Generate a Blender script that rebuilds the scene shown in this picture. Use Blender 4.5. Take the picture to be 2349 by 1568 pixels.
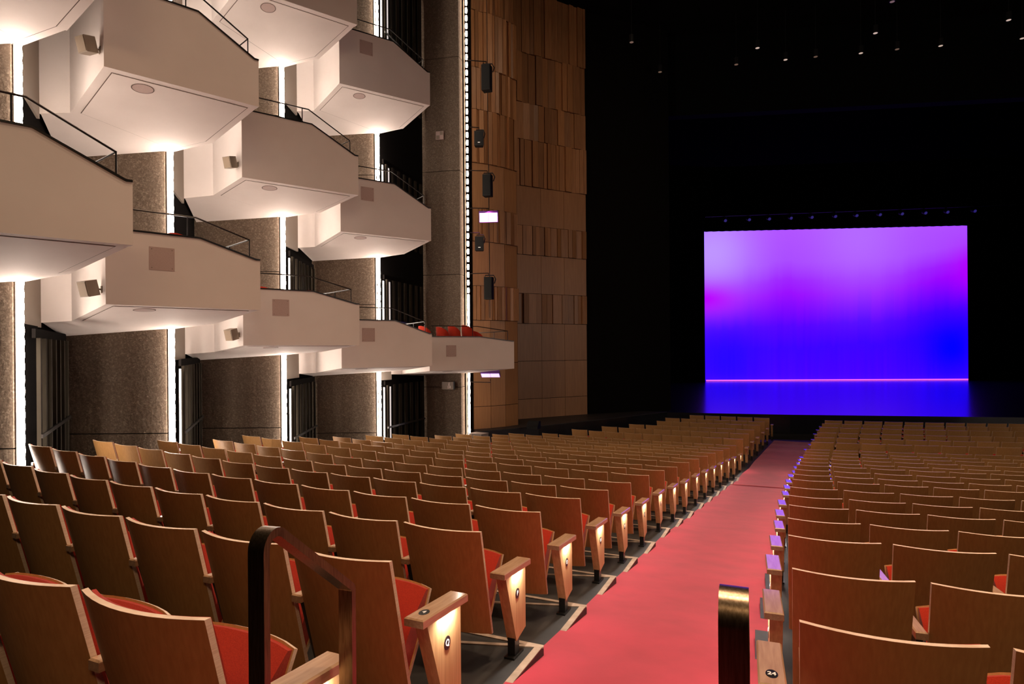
import bpy, math, random
from mathutils import Matrix, Vector
random.seed(7)
for o in list(bpy.data.objects):
    bpy.data.objects.remove(o)
sc = bpy.context.scene
col = sc.collection
Z0 = 3.42            # camera eye height above the flat floor in front of the stage
F_PX = 1420.0

# ------------------------------------------------------------------ camera
cam_d = bpy.data.cameras.new('camera')
cam_d.sensor_fit = 'HORIZONTAL'; cam_d.sensor_width = 36.0
cam_d.lens = 36.0 * F_PX / 2349.0
cam_d.shift_y = 16.0 / 2349.0
cam_d.clip_end = 300; cam_d.clip_start = 0.05
cam = bpy.data.objects.new('camera', cam_d); col.objects.link(cam)
ph = 0.0078
c_, s_ = math.cos(ph), math.sin(ph)
rv = Vector((c_, 0, -s_)); uv_ = Vector((s_, 0, c_)); bv = Vector((0, -1, 0))
m = Matrix((rv, uv_, bv)).transposed().to_4x4(); m.translation = Vector((0, 0, Z0))
cam.matrix_world = m
sc.camera = cam

# ------------------------------------------------------------------ world, exposure
w = bpy.data.worlds.new('world'); sc.world = w; w.use_nodes = True
w.node_tree.nodes['Background'].inputs[0].default_value = (0.9, 0.6, 0.45, 1)
w.node_tree.nodes['Background'].inputs[1].default_value = 0.004
sc.view_settings.view_transform = 'Standard'
sc.view_settings.look = 'None'
sc.view_settings.gamma = 1.0
sc.view_settings.use_curve_mapping = False
sc.view_settings.exposure = -0.20
try:
    sc.cycles.use_denoising = True
    sc.cycles.max_bounces = 6
    sc.cycles.sample_clamp_indirect = 4.0
    sc.cycles.caustics_reflective = False
    sc.cycles.caustics_refractive = False
except Exception:
    pass

WARM = (1.0, 0.70, 0.47)
def area(name, loc, target, size, power, color, size_y=None, spread=math.pi, parent=None):
    d = bpy.data.lights.new(name, 'AREA')
    d.energy = power; d.color = color; d.spread = spread
    if size_y: d.shape = 'RECTANGLE'; d.size = size; d.size_y = size_y
    else: d.shape = 'DISK'; d.size = size
    o = bpy.data.objects.new(name, d); col.objects.link(o)
    v = Vector(target) - Vector(loc)
    o.rotation_euler = v.to_track_quat('-Z', 'Y').to_euler(); o.location = loc
    if parent: o.parent = parent
    return o
# house lights set in the ceiling above the stalls
HOUSE = [(1.0, 3.0, 230), (5.0, 3.0, 260), (9.5, 4.0, 240), (1.5, 7.5, 230), (7.0, 8.0, 250), (8.5, 12.0, 70)]
for (x, y, e) in HOUSE:
    area('house_light', (x, y, Z0 + 13.6), (x, y, 0), 0.5, e * 1.0, WARM, spread=math.radians(95))

area('wood_wall_fill', (6.0, 14.5, Z0 + 13.5), (1.6, 24.0, Z0 + 4.0), 0.5, 38, WARM, spread=math.radians(80))  # unseen lamp added to brighten the wood wall by the stage
area('rear_fill_light', (1.0, -3.5, Z0 + 5.0), (2.5, 9.0, Z0 - 1.5), 3.5, 170, (1.0, 0.66, 0.38), size_y=0.8)  # fill light added behind the camera to lift the near seat backs

# the bulb strips of the opposite side wall, outside the picture
for (x, y) in ((24.0, -1.0), (25.5, 3.5), (26.5, 8.0), (27.0, 12.5)):
    area('opposite_strip', (x, y, Z0 + 3.0), (-3.0, 12.0, Z0 + 3.0), 0.15, 190, (1.0, 0.80, 0.68), size_y=9.0)

# ------------------------------------------------------------------ materials
def new_mat(name):
    mt = bpy.data.materials.new(name); mt.use_nodes = True
    nt = mt.node_tree; b = nt.nodes['Principled BSDF']
    return mt, nt, b
def simple(name, c, rough=0.5, metal=0.0, spec=0.5, coat=0.0, coat_r=0.1, sheen=0.0):
    mt, nt, b = new_mat(name)
    b.inputs['Base Color'].default_value = (*c, 1); b.inputs['Roughness'].default_value = rough
    b.inputs['Metallic'].default_value = metal; b.inputs['Specular IOR Level'].default_value = spec
    b.inputs['Coat Weight'].default_value = coat; b.inputs['Coat Roughness'].default_value = coat_r
    b.inputs['Sheen Weight'].default_value = sheen
    return mt
def noisy(name, c1, c2, scale=(1, 1, 1), nscale=5.0, detail=4, rough=0.5, bump=0.0, spec=0.5, coat=0.0, coat_r=0.1,
          metal=0.0, per_object=0.0, lo=0.35, hi=0.65, sheen=0.0, bdist=0.01):
    mt, nt, b = new_mat(name)
    tc = nt.nodes.new('ShaderNodeTexCoord'); mp = nt.nodes.new('ShaderNodeMapping')
    nz = nt.nodes.new('ShaderNodeTexNoise'); rp = nt.nodes.new('ShaderNodeValToRGB')
    mp.inputs['Scale'].default_value = scale
    nt.links.new(tc.outputs['Object'], mp.inputs['Vector']); nt.links.new(mp.outputs['Vector'], nz.inputs['Vector'])
    nz.inputs['Scale'].default_value = nscale; nz.inputs['Detail'].default_value = detail
    rp.color_ramp.elements[0].position = lo; rp.color_ramp.elements[1].position = hi
    rp.color_ramp.elements[0].color = (*c1, 1); rp.color_ramp.elements[1].color = (*c2, 1)
    nt.links.new(nz.outputs['Fac'], rp.inputs['Fac'])
    out = rp.outputs['Color']
    if per_object:
        oi = nt.nodes.new('ShaderNodeObjectInfo'); mr = nt.nodes.new('ShaderNodeMapRange')
        mr.inputs['To Min'].default_value = 1 - per_object; mr.inputs['To Max'].default_value = 1 + per_object
        nt.links.new(oi.outputs['Random'], mr.inputs['Value'])
        hs = nt.nodes.new('ShaderNodeHueSaturation'); nt.links.new(out, hs.inputs['Color'])
        nt.links.new(mr.outputs['Result'], hs.inputs['Value']); out = hs.outputs['Color']
        ad = nt.nodes.new('ShaderNodeVectorMath'); ad.operation = 'ADD'
        cm = nt.nodes.new('ShaderNodeCombineXYZ'); ml = nt.nodes.new('ShaderNodeMath'); ml.operation = 'MULTIPLY'
        ml.inputs[1].default_value = 37.0
        nt.links.new(oi.outputs['Random'], ml.inputs[0]); nt.links.new(ml.outputs[0], cm.inputs[0]); nt.links.new(ml.outputs[0], cm.inputs[1])
        nt.links.new(tc.outputs['Object'], ad.inputs[0]); nt.links.new(cm.outputs[0], ad.inputs[1]); nt.links.new(ad.outputs[0], mp.inputs['Vector'])
    nt.links.new(out, b.inputs['Base Color'])
    b.inputs['Roughness'].default_value = rough; b.inputs['Specular IOR Level'].default_value = spec
    b.inputs['Coat Weight'].default_value = coat; b.inputs['Coat Roughness'].default_value = coat_r; b.inputs['Coat IOR'].default_value = 1.9 if coat >= 1 else 1.5
    b.inputs['Metallic'].default_value = metal; b.inputs['Sheen Weight'].default_value = sheen
    if bump:
        bp = nt.nodes.new('ShaderNodeBump'); bp.inputs['Strength'].default_value = bump; bp.inputs['Distance'].default_value = bdist
        nt.links.new(nz.outputs['Fac'], bp.inputs['Height']); nt.links.new(bp.outputs['Normal'], b.inputs['Normal'])
    return mt
def emit(name, c, s):
    mt, nt, b = new_mat(name)
    b.inputs['Base Color'].default_value = (0.8, 0.8, 0.8, 1)
    b.inputs['Emission Color'].default_value = (*c, 1); b.inputs['Emission Strength'].default_value = s
    return mt
M = {}
M['shell'] = noisy('veneer', (0.45, 0.220, 0.072), (0.54, 0.285, 0.102), scale=(26, 26, 1.1), nscale=2.5, detail=6, rough=0.5, coat=0.08, coat_r=0.35, per_object=0.10, lo=0.3, hi=0.7)
M['ply'] = noisy('plywood_edge', (0.72, 0.52, 0.37), (0.86, 0.68, 0.52), scale=(3, 3, 60), nscale=6, rough=0.4)
M['arm'] = noisy('armrest_wood', (0.46, 0.27, 0.15), (0.58, 0.37, 0.22), scale=(40, 2, 40), nscale=2.0, detail=5, rough=0.42, coat=1.0, coat_r=0.09)
M['panel'] = noisy('end_panel_wood', (0.48, 0.27, 0.11), (0.60, 0.36, 0.17), scale=(30, 30, 1.2), nscale=2.0, detail=5, rough=0.4, coat=0.15, coat_r=0.25)
M['red'] = noisy('red_fabric', (0.34, 0.018, 0.005), (0.44, 0.028, 0.008), nscale=260, detail=2, rough=0.9, bump=0.15, spec=0.15, sheen=0.2, bdist=0.001)
M['black'] = simple('black_metal', (0.008, 0.008, 0.008), 0.45)
M['satin_black'] = simple('satin_black', (0.012, 0.011, 0.010), 0.3)
M['white_paint'] = simple('white_marking', (0.9, 0.9, 0.9), 0.5)
M['carpet'] = noisy('red_carpet', (0.37, 0.014, 0.034), (0.45, 0.020, 0.047), nscale=3.0, detail=9, rough=0.95, bump=0.3, spec=0.1, sheen=0.35, bdist=0.004)
M['carpet_edge'] = noisy('beige_nosing', (0.26, 0.19, 0.14), (0.40, 0.30, 0.23), nscale=12, rough=0.6)
M['platform'] = noisy('dark_floor', (0.016, 0.0145, 0.013), (0.032, 0.029, 0.027), nscale=6, rough=0.55)
M['plaster'] = noisy('white_plaster', (0.80, 0.705, 0.655), (0.84, 0.745, 0.695), nscale=1.5, rough=0.75, spec=0.3)
M['pier'] = simple('shaded_pier', (0.30, 0.25, 0.21), 0.8)  # darker colour stands in for the shade on the pier
M['groove'] = simple('shadow_joint', (0.12, 0.08, 0.06), 0.9)
M['grille'] = noisy('painted_grille', (0.50, 0.36, 0.32), (0.54, 0.40, 0.36), nscale=90, rough=0.7)
M['beige'] = simple('beige_plastic', (0.27, 0.21, 0.16), 0.55)
M['brass'] = noisy('bronze_metal', (0.20, 0.14, 0.085), (0.32, 0.24, 0.16), scale=(30, 30, 2), nscale=8, rough=0.30, metal=1.0)
M['rail'] = simple('rail_steel', (0.03, 0.025, 0.022), 0.3, metal=0.6)
M['slat'] = noisy('olive_slat', (0.018, 0.014, 0.010), (0.040, 0.033, 0.024), scale=(1, 1, 0.2), nscale=3, rough=0.9, spec=0.08)
M['dark'] = simple('black_wall_paint', (0.006, 0.005, 0.0045), 0.95, spec=0.03)
M['drape'] = simple('black_drape', (0.004, 0.004, 0.004), 1.0, spec=0.05)
M['stage'] = simple('stage_floor', (0.008, 0.008, 0.012), 0.20, spec=1.0)
M['apron'] = noisy('apron_floor', (0.018, 0.014, 0.012), (0.03, 0.023, 0.02), nscale=3, rough=0.55)
M['speaker'] = noisy('speaker_black', (0.006, 0.006, 0.006), (0.012, 0.011, 0.01), nscale=80, rough=0.7, spec=0.2)
M['bulb'] = emit('bulb_glass', (1.0, 0.85, 0.73), 50.0)
M['bulb_dim'] = emit('bulb_glass_dim', (1.0, 0.80, 0.66), 24.0)
M['channel'] = simple('brass_channel', (0.55, 0.42, 0.32), 0.4)
M['lens'] = emit('lamp_lens', (1.0, 0.86, 0.70), 6.0)
M['lobby'] = emit('lit_lobby', (0.92, 0.82, 0.78), 0.75)
M['lobby_low'] = emit('lobby_wall_low', (0.12, 0.07, 0.07), 0.6)
M['washer'] = emit('wash_light_cell', (0.72, 0.42, 1.0), 1.6)
M['blue_lens'] = emit('blue_lens', (0.05, 0.03, 0.6), 0.25)
M['pale_lens'] = emit('pale_lens', (0.75, 0.55, 0.45), 0.8)
M['dim_lens'] = emit('dim_lens', (0.30, 0.16, 0.10), 0.35)
M['foot'] = emit('footlight', (1.0, 0.12, 0.85), 1.6)
M['cabinet'] = simple('grey_cabinet', (0.30, 0.25, 0.22), 0.4)
def wood_wall(name, c1, c2, po):
    return noisy(name, c1, c2, scale=(14, 14, 0.7), nscale=2.2, detail=6, rough=0.42, coat=0.1, coat_r=0.3, per_object=po, lo=0.3, hi=0.7)
M['board'] = wood_wall('wall_board', (0.27, 0.115, 0.040), (0.38, 0.18, 0.070), 0.24)
M['board_smooth'] = wood_wall('wall_board_smooth', (0.30, 0.135, 0.05), (0.38, 0.18, 0.070), 0.08)
def concrete():
    mt, nt, b = new_mat('exposed_aggregate')
    tc = nt.nodes.new('ShaderNodeTexCoord')
    vo = nt.nodes.new('ShaderNodeTexVoronoi'); vo.inputs['Scale'].default_value = 48.0
    nz = nt.nodes.new('ShaderNodeTexNoise'); nz.inputs['Scale'].default_value = 16.0; nz.inputs['Detail'].default_value = 8
    nt.links.new(tc.outputs['Object'], vo.inputs['Vector']); nt.links.new(tc.outputs['Object'], nz.inputs['Vector'])
    rp = nt.nodes.new('ShaderNodeValToRGB'); e = rp.color_ramp.elements
    e[0].position = 0.0; e[0].color = (0.105, 0.075, 0.052, 1); e[1].position = 1.0; e[1].color = (0.32, 0.25, 0.19, 1)
    k = rp.color_ramp.elements.new(0.72); k.color = (0.185, 0.135, 0.098, 1)
    sp = nt.nodes.new('ShaderNodeSeparateColor'); nt.links.new(vo.outputs['Color'], sp.inputs[0])
    mx = nt.nodes.new('ShaderNodeMath'); mx.operation = 'MULTIPLY_ADD'; mx.inputs[1].default_value = 0.6
    ml = nt.nodes.new('ShaderNodeMath'); ml.operation = 'MULTIPLY'; ml.inputs[1].default_value = 0.5
    nt.links.new(nz.outputs['Fac'], ml.inputs[0]); nt.links.new(sp.outputs[0], mx.inputs[0]); nt.links.new(ml.outputs[0], mx.inputs[2])
    nt.links.new(mx.outputs[0], rp.inputs['Fac']); nt.links.new(rp.outputs['Color'], b.inputs['Base Color'])
    bp = nt.nodes.new('ShaderNodeBump'); bp.inputs['Strength'].default_value = 0.9; bp.inputs['Distance'].default_value = 0.02
    nt.links.new(mx.outputs[0], bp.inputs['Height']); nt.links.new(bp.outputs['Normal'], b.inputs['Normal'])
    b.inputs['Roughness'].default_value = 0.9; b.inputs['Specular IOR Level'].default_value = 0.2
    return mt
M['concrete'] = concrete()
def backdrop_mat():  # coloured lamp light on the cloth, painted as an emission gradient
    mt, nt, b = new_mat('painted_cyc_glow')
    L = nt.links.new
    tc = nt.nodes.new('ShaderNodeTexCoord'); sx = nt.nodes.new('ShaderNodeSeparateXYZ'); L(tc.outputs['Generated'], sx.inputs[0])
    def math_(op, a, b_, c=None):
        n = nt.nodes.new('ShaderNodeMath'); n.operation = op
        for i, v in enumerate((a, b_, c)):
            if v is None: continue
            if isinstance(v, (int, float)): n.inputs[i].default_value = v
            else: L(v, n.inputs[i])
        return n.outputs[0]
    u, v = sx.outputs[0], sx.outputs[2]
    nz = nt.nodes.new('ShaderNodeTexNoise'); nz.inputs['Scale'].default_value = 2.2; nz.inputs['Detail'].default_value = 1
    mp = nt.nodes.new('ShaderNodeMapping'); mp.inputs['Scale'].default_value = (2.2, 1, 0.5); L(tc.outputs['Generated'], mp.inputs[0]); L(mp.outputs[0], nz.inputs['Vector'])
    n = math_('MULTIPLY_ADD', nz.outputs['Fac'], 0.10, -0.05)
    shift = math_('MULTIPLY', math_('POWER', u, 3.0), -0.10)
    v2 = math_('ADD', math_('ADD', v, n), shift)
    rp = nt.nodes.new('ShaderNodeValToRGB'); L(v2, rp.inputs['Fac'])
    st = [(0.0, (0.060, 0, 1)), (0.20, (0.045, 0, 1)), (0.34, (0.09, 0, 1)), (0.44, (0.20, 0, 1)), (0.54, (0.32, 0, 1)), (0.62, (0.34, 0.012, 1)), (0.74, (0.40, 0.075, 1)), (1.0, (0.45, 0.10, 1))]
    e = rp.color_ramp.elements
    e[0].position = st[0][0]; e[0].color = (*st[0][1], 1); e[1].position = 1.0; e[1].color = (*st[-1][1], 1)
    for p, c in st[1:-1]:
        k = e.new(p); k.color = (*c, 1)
    # painted pools of lamp light: paler at the top left, magenta just below
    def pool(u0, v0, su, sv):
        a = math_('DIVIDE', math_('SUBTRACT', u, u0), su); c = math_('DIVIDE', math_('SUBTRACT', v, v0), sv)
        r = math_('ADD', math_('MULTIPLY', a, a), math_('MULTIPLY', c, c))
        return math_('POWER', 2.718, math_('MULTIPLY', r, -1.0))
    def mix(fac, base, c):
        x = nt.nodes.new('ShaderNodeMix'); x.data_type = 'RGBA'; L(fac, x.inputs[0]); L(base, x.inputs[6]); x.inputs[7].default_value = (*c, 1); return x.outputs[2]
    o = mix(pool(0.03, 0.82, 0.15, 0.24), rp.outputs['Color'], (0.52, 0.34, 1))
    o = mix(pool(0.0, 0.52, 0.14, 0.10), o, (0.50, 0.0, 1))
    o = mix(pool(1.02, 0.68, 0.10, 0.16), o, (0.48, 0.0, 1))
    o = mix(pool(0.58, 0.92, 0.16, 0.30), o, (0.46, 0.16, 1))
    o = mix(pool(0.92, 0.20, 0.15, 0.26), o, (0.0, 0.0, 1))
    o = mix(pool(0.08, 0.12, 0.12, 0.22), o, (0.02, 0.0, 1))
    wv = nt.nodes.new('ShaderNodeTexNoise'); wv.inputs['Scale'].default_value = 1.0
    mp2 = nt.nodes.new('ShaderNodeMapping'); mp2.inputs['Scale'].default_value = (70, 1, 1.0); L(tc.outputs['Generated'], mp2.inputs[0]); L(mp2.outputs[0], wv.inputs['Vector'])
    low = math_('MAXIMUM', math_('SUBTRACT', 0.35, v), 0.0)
    fold = math_('ADD', math_('MULTIPLY', math_('MULTIPLY', math_('SUBTRACT', wv.outputs['Fac'], 0.5), 2.2), low), 1.0)  # brightness of the folds painted into the emission strength
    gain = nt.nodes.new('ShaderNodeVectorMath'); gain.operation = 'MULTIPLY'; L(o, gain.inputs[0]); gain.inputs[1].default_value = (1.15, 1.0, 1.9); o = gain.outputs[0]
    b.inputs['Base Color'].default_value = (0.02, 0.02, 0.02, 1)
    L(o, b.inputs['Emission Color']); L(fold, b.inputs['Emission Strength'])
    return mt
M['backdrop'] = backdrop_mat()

# ------------------------------------------------------------------ helpers
class MB:
    def __init__(s): s.v = []; s.f = []; s.mi = []
    def add(s, vs, fs, mi=0):
        n = len(s.v); s.v += [tuple(p) for p in vs]
        for f in fs: s.f.append([i + n for i in f]); s.mi.append(mi)
    def box(s, x0, x1, y0, y1, z0, z1, mi=0):
        s.add([(x0, y0, z0), (x1, y0, z0), (x1, y1, z0), (x0, y1, z0), (x0, y0, z1), (x1, y0, z1), (x1, y1, z1), (x0, y1, z1)],
              [(0, 3, 2, 1), (4, 5, 6, 7), (0, 1, 5, 4), (1, 2, 6, 5), (2, 3, 7, 6), (3, 0, 4, 7)], mi)
    def prism_x(s, poly, x0, x1, mi=0):          # poly in (y, z)
        n = len(poly)
        s.add([(x0, y, z) for y, z in poly] + [(x1, y, z) for y, z in poly],
              [tuple(range(n))[::-1], tuple(range(n, 2 * n))] + [(i, (i + 1) % n, n + (i + 1) % n, n + i) for i in range(n)], mi)
    def prism_z(s, poly, zb, zt, mi=0):          # poly in (x, y), zb/zt number or list
        n = len(poly)
        zb = [zb] * n if isinstance(zb, (int, float)) else zb
        zt = [zt] * n if isinstance(zt, (int, float)) else zt
        s.add([(p[0], p[1], zb[i]) for i, p in enumerate(poly)] + [(p[0], p[1], zt[i]) for i, p in enumerate(poly)],
              [tuple(range(n))[::-1], tuple(range(n, 2 * n))] + [(i, (i + 1) % n, n + (i + 1) % n, n + i) for i in range(n)], mi)
    def wall(s, a, b, poly, th, mi=0):           # poly of (t, z) drawn on the line a->b, extruded by th to the left of a->b
        a = Vector(a); b = Vector(b); d = b - a; nrm = Vector((-d.y, d.x)).normalized() * th
        n = len(poly)
        p0 = [(a.x + d.x * t, a.y + d.y * t, z) for t, z in poly]
        p1 = [(x + nrm.x, y + nrm.y, z) for x, y, z in p0]
        s.add(p0 + p1, [tuple(range(n)), tuple(range(n, 2 * n))[::-1]] + [((i + 1) % n, i, n + i, n + (i + 1) % n) for i in range(n)], mi)
    def tube(s, pts, r, seg=6, mi=0):
        pts = [Vector(p) for p in pts]; base = len(s.v)
        for i, p in enumerate(pts):
            d = (pts[min(i + 1, len(pts) - 1)] - pts[max(i - 1, 0)]).normalized()
            a = d.cross(Vector((0, 0, 1))) if abs(d.z) < 0.95 else d.cross(Vector((0, 1, 0)))
            a.normalize(); b = d.cross(a)
            for k in range(seg):
                t = 2 * math.pi * k / seg; q = p + (a * math.cos(t) + b * math.sin(t)) * r; s.v.append(tuple(q))
        for i in range(len(pts) - 1):
            for k in range(seg):
                k2 = (k + 1) % seg
                s.f.append([base + i * seg + k, base + i * seg + k2, base + (i + 1) * seg + k2, base + (i + 1) * seg + k]); s.mi.append(mi)
        s.f.append([base + k for k in range(seg)][::-1]); s.mi.append(mi)
        s.f.append([base + (len(pts) - 1) * seg + k for k in range(seg)]); s.mi.append(mi)
    def disc(s, c, ax, ay, rx, ry, depth, seg=20, mi=0):   # elliptical plate, front face at c, goes back by depth vector
        c = Vector(c); ax = Vector(ax).normalized(); ay = Vector(ay).normalized(); dv = Vector(depth)
        f = [c + ax * rx * math.cos(2 * math.pi * k / seg) + ay * ry * math.sin(2 * math.pi * k / seg) for k in range(seg)]
        g = [p + dv for p in f]
        s.add(f + g, [tuple(range(seg)), tuple(range(seg, 2 * seg))[::-1]] + [((i + 1) % seg, i, seg + i, seg + (i + 1) % seg) for i in range(seg)], mi)
    def mesh(s, name, mats, smooth=False):
        me = bpy.data.meshes.new(name); me.from_pydata(s.v, [], s.f); me.update()
        for mm in (mats if isinstance(mats, (list, tuple)) else [mats]): me.materials.append(mm)
        me.polygons.foreach_set('material_index', s.mi)
        import bmesh
        bm = bmesh.new(); bm.from_mesh(me); bmesh.ops.recalc_face_normals(bm, faces=bm.faces); bm.to_mesh(me); bm.free()
        if smooth:
            me.polygons.foreach_set('use_smooth', [True] * len(me.polygons))
            try: me.set_sharp_from_angle(angle=math.radians(40))
            except Exception: pass
        return me
    def build(s, name, mats, parent=None, smooth=False):
        return put(name, s.mesh(name, mats, smooth), parent)
def put(name, me, parent=None, loc=(0, 0, 0), rot=(0, 0, 0)):
    o = bpy.data.objects.new(name, me); col.objects.link(o)
    if parent: o.parent = parent
    o.location = loc; o.rotation_euler = rot
    return o
def tag(o, label=None, cat=None, group=None, kind=None):
    if label: o['label'] = label
    if cat: o['category'] = cat
    if group: o['group'] = group
    if kind: o['kind'] = kind
    return o
def empty(name, loc=(0, 0, 0), rz=0.0):
    o = bpy.data.objects.new(name, None); o.empty_display_size = 0.1; col.objects.link(o)
    o.location = loc; o.rotation_euler = (0, 0, rz); return o
def Zr(z): return Z0 + z                   # height given relative to the eye
ORD = ['', 'first', 'second', 'third', 'fourth', 'fifth', 'sixth', 'seventh', 'eighth', 'ninth', 'tenth', 'eleventh', 'twelfth', 'thirteenth',
       'fourteenth', 'fifteenth', 'sixteenth', 'seventeenth', 'eighteenth', 'nineteenth', 'twentieth', 'twenty-first', 'twenty-second', 'twenty-third', 'twenty-fourth']

# ------------------------------------------------------------------ stalls: row data (metres; ends of rows beside the aisle)
HS = 0.82                                   # seat height
HT = [0.712, 0.870, 1.046, 1.178, 1.330, 1.470, 1.607, 1.728, 1.834, 1.958, 2.070, 2.171, 2.289, 2.379, 2.474, 2.569, 2.665] + [2.597] * 6
LC = [(-0.82, 1.64), (-0.51, 2.54), (-0.19, 3.54), (0.19, 4.46), (0.59, 5.48), (0.98, 6.41), (1.40, 7.38), (1.84, 8.39), (2.26, 9.25), (2.69, 10.15),
      (3.17, 11.15), (3.62, 12.05), (4.10, 13.03), (4.56, 13.94), (5.05, 14.87), (5.51, 15.74), (6.05, 16.78), (6.51, 17.50), (7.07, 18.55), (7.58, 19.43),
      (8.22, 20.57), (8.76, 21.52), (9.39, 22.63)]
RC = [(0.55, 0.98), (0.90, 1.96), (1.31, 2.92), (1.72, 3.87), (2.13, 4.81), (2.56, 5.76), (2.99, 6.70), (3.43, 7.64), (3.87, 8.58), (4.32, 9.53), (4.78, 10.47),
      (5.24, 11.40), (5.72, 12.34), (6.18, 13.26), (6.68, 14.20), (7.16, 15.14), (7.66, 16.09), (8.16, 16.88), (8.67, 17.76), (9.23, 18.74), (9.90, 19.94),
      (10.48, 20.92), (11.03, 21.81)]
RP = [0.56, 0.56, 0.56, 0.57, 0.56, 0.552, 0.578, 0.59, 0.558, 0.57, 0.593, 0.60, 0.568, 0.583, 0.594, 0.61, 0.63, 0.62, 0.575, 0.575, 0.60, 0.61, 0.62]
LEND = {3: (50.6, 1018), 4: (219, 1012), 5: (363, 1006), 6: (475, 1007), 7: (576, 1007), 8: (668, 1003), 9: (754, 1002), 10: (833, 1000), 11: (910, 996), 12: (980, 998),
        13: (1046, 996), 14: (1111, 993), 15: (1172, 993), 16: (1254, 993), 17: (1317, 983), 18: (1369, 977), 19: (1434, 971), 20: (1497, 965), 21: (1537, 958), 22: (1577, 953)}
LCOUNT = {0: 5, 1: 8, 2: 11, 3: 12, 4: 13, 5: 13, 6: 13, 7: 14, 8: 13, 9: 13, 10: 13, 11: 13, 12: 12, 13: 12, 14: 11, 15: 11, 16: 10, 17: 9, 18: 8, 19: 7, 20: 6, 21: 6, 22: 5}
LP = 0.58; W = 0.525; WR = 0.507
def rowL(k, s):
    """point and facing azimuth at distance s left of the aisle corner of row k"""
    R = 70.0; az0 = math.radians(24.3); x, y = LC[k]
    n = 12; ds = s / n
    for i in range(n):
        a = az0 + ((i + 0.5) * ds) / R
        x -= math.cos(a) * ds; y += math.sin(a) * ds
    return x, y, az0 + s / R
def rowR(k, s):
    R = 36.0; az0 = math.radians(21.0 if k < 16 else 18.5); x, y = RC[k]
    n = 12; ds = s / n
    for i in range(n):
        a = az0 - ((i + 0.5) * ds) / R
        x += math.cos(a) * ds; y -= math.sin(a) * ds
    return x, y, az0 - s / R
def zrise(s): return max(0.0, s - 4.0) * 0.022
def px_of(x, y): return 1174.5 + F_PX * x / y

# ------------------------------------------------------------------ structure: floors
mb = MB(); mb.box(-14, 34, -4, 27.5, -0.30, -0.01)
tag(mb.build('floor', M['platform']), kind='structure')
# seating platforms of both blocks, one step per row
for side, (Cn, row, smax) in {'left': (LC, rowL, 9.0), 'right': (RC, rowR, 13.0)}.items():
    for k in range(17):
        z = Zr(-(HT[k] + HS))
        mb = MB()
        ss = [-0.20, 0.0, 4.0, smax] if side == 'left' else [-0.20, 0.0, 4.0, 8.0, smax]
        for s0, s1 in zip(ss, ss[1:]):
            q = []
            for s, fw in ((s0, -0.52), (s1, -0.52), (s1, 0.47), (s0, 0.47)):
                x, y, a = row(k, s)
                q.append((x + math.sin(a) * fw, y + math.cos(a) * fw, z + (zrise(s) if side == 'left' else 0)))
            if side == 'right': q = q
            mb.prism_z([(p[0], p[1]) for p in q], [z - 0.35] * 4 if True else None, [p[2] for p in q])
        o = mb.build('platform_%s' % side, M['platform']); tag(o, kind='structure')
        o.name = 'platform'
        # beige nosing along the aisle edge and front edge near the aisle
        if side == 'left':
            nb = MB()
            x, y, a = row(k, -0.20); f = Vector((math.sin(a), math.cos(a))); r = Vector((math.cos(a), -math.sin(a)))
            P = Vector((x, y)) + f * 0.47
            def strip(a0, b0, wd, zz):
                d = (b0 - a0).normalized(); n_ = Vector((-d.y, d.x)) * wd
                nb.prism_z([tuple(a0), tuple(b0), tuple(b0 + n_), tuple(a0 + n_)], zz - 0.004, zz + 0.004)
            strip(P, P - f * 0.62, -0.045, z + 0.002)
            strip(P, P - r * 1.6, 0.035, z + 0.0025)
            P2 = P + Vector((-0.02, -0.05))
            d = Vector((-math.cos(math.radians(-7)), -0.12)).normalized()
            strip(P, P + Vector((-0.80, 0.10)), 0.03, z + 0.003)
            no = nb.build('nosing', M['carpet_edge'], o)

# red carpet ramp
def lerp(a, b, t): return a + (b - a) * t
mb = MB(); secs = []
for k in range(-2, 23):
    kk = max(0, k)
    lx, ly, la = rowL(kk, -0.155); rx, ry, ra = rowR(kk, -0.135)
    z = Zr(-(HT[kk] + HS)) + 0.004
    if k < 0:
        t = -k * 0.95
        lx -= math.sin(la) * t; ly -= math.cos(la) * t; rx -= math.sin(la) * t; ry -= math.cos(la) * t; z += 0.10 * t
    if kk >= 16: z = Zr(-(2.60 + HS)) + 0.012
    secs.append(((lx, ly, z), (rx, ry, z)))
n = 8
vs = []; fs = []
for i, (a, b) in enumerate(secs):
    for j in range(n + 1):
        t = j / n; vs.append((lerp(a[0], b[0], t), lerp(a[1], b[1], t), lerp(a[2], b[2], t)))
for i in range(len(secs) - 1):
    for j in range(n):
        q = i * (n + 1) + j; fs.append((q, q + 1, q + n + 2, q + n + 1))
mb.add(vs, fs)
carp = mb.build('aisle_carpet', M['carpet'], smooth=True)
tag(carp, 'long red carpet running down the sloping centre aisle to the stage', 'carpet')
mb = MB()
(a, b) = secs[16]; z = a[2] + 0.004
av = Vector(a); bv2 = Vector(b); d = Vector((0.03, 0.06, 0))
mb.add([av + Vector((0, 0, .006)), bv2 + Vector((0, 0, .006)), bv2 + d + Vector((0, 0, .010)), av + d + Vector((0, 0, .010))], [(0, 1, 2, 3)])
mb.build('carpet_seam', simple('seam_dark', (0.25, 0.01, 0.012), 0.9), carp)

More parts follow.
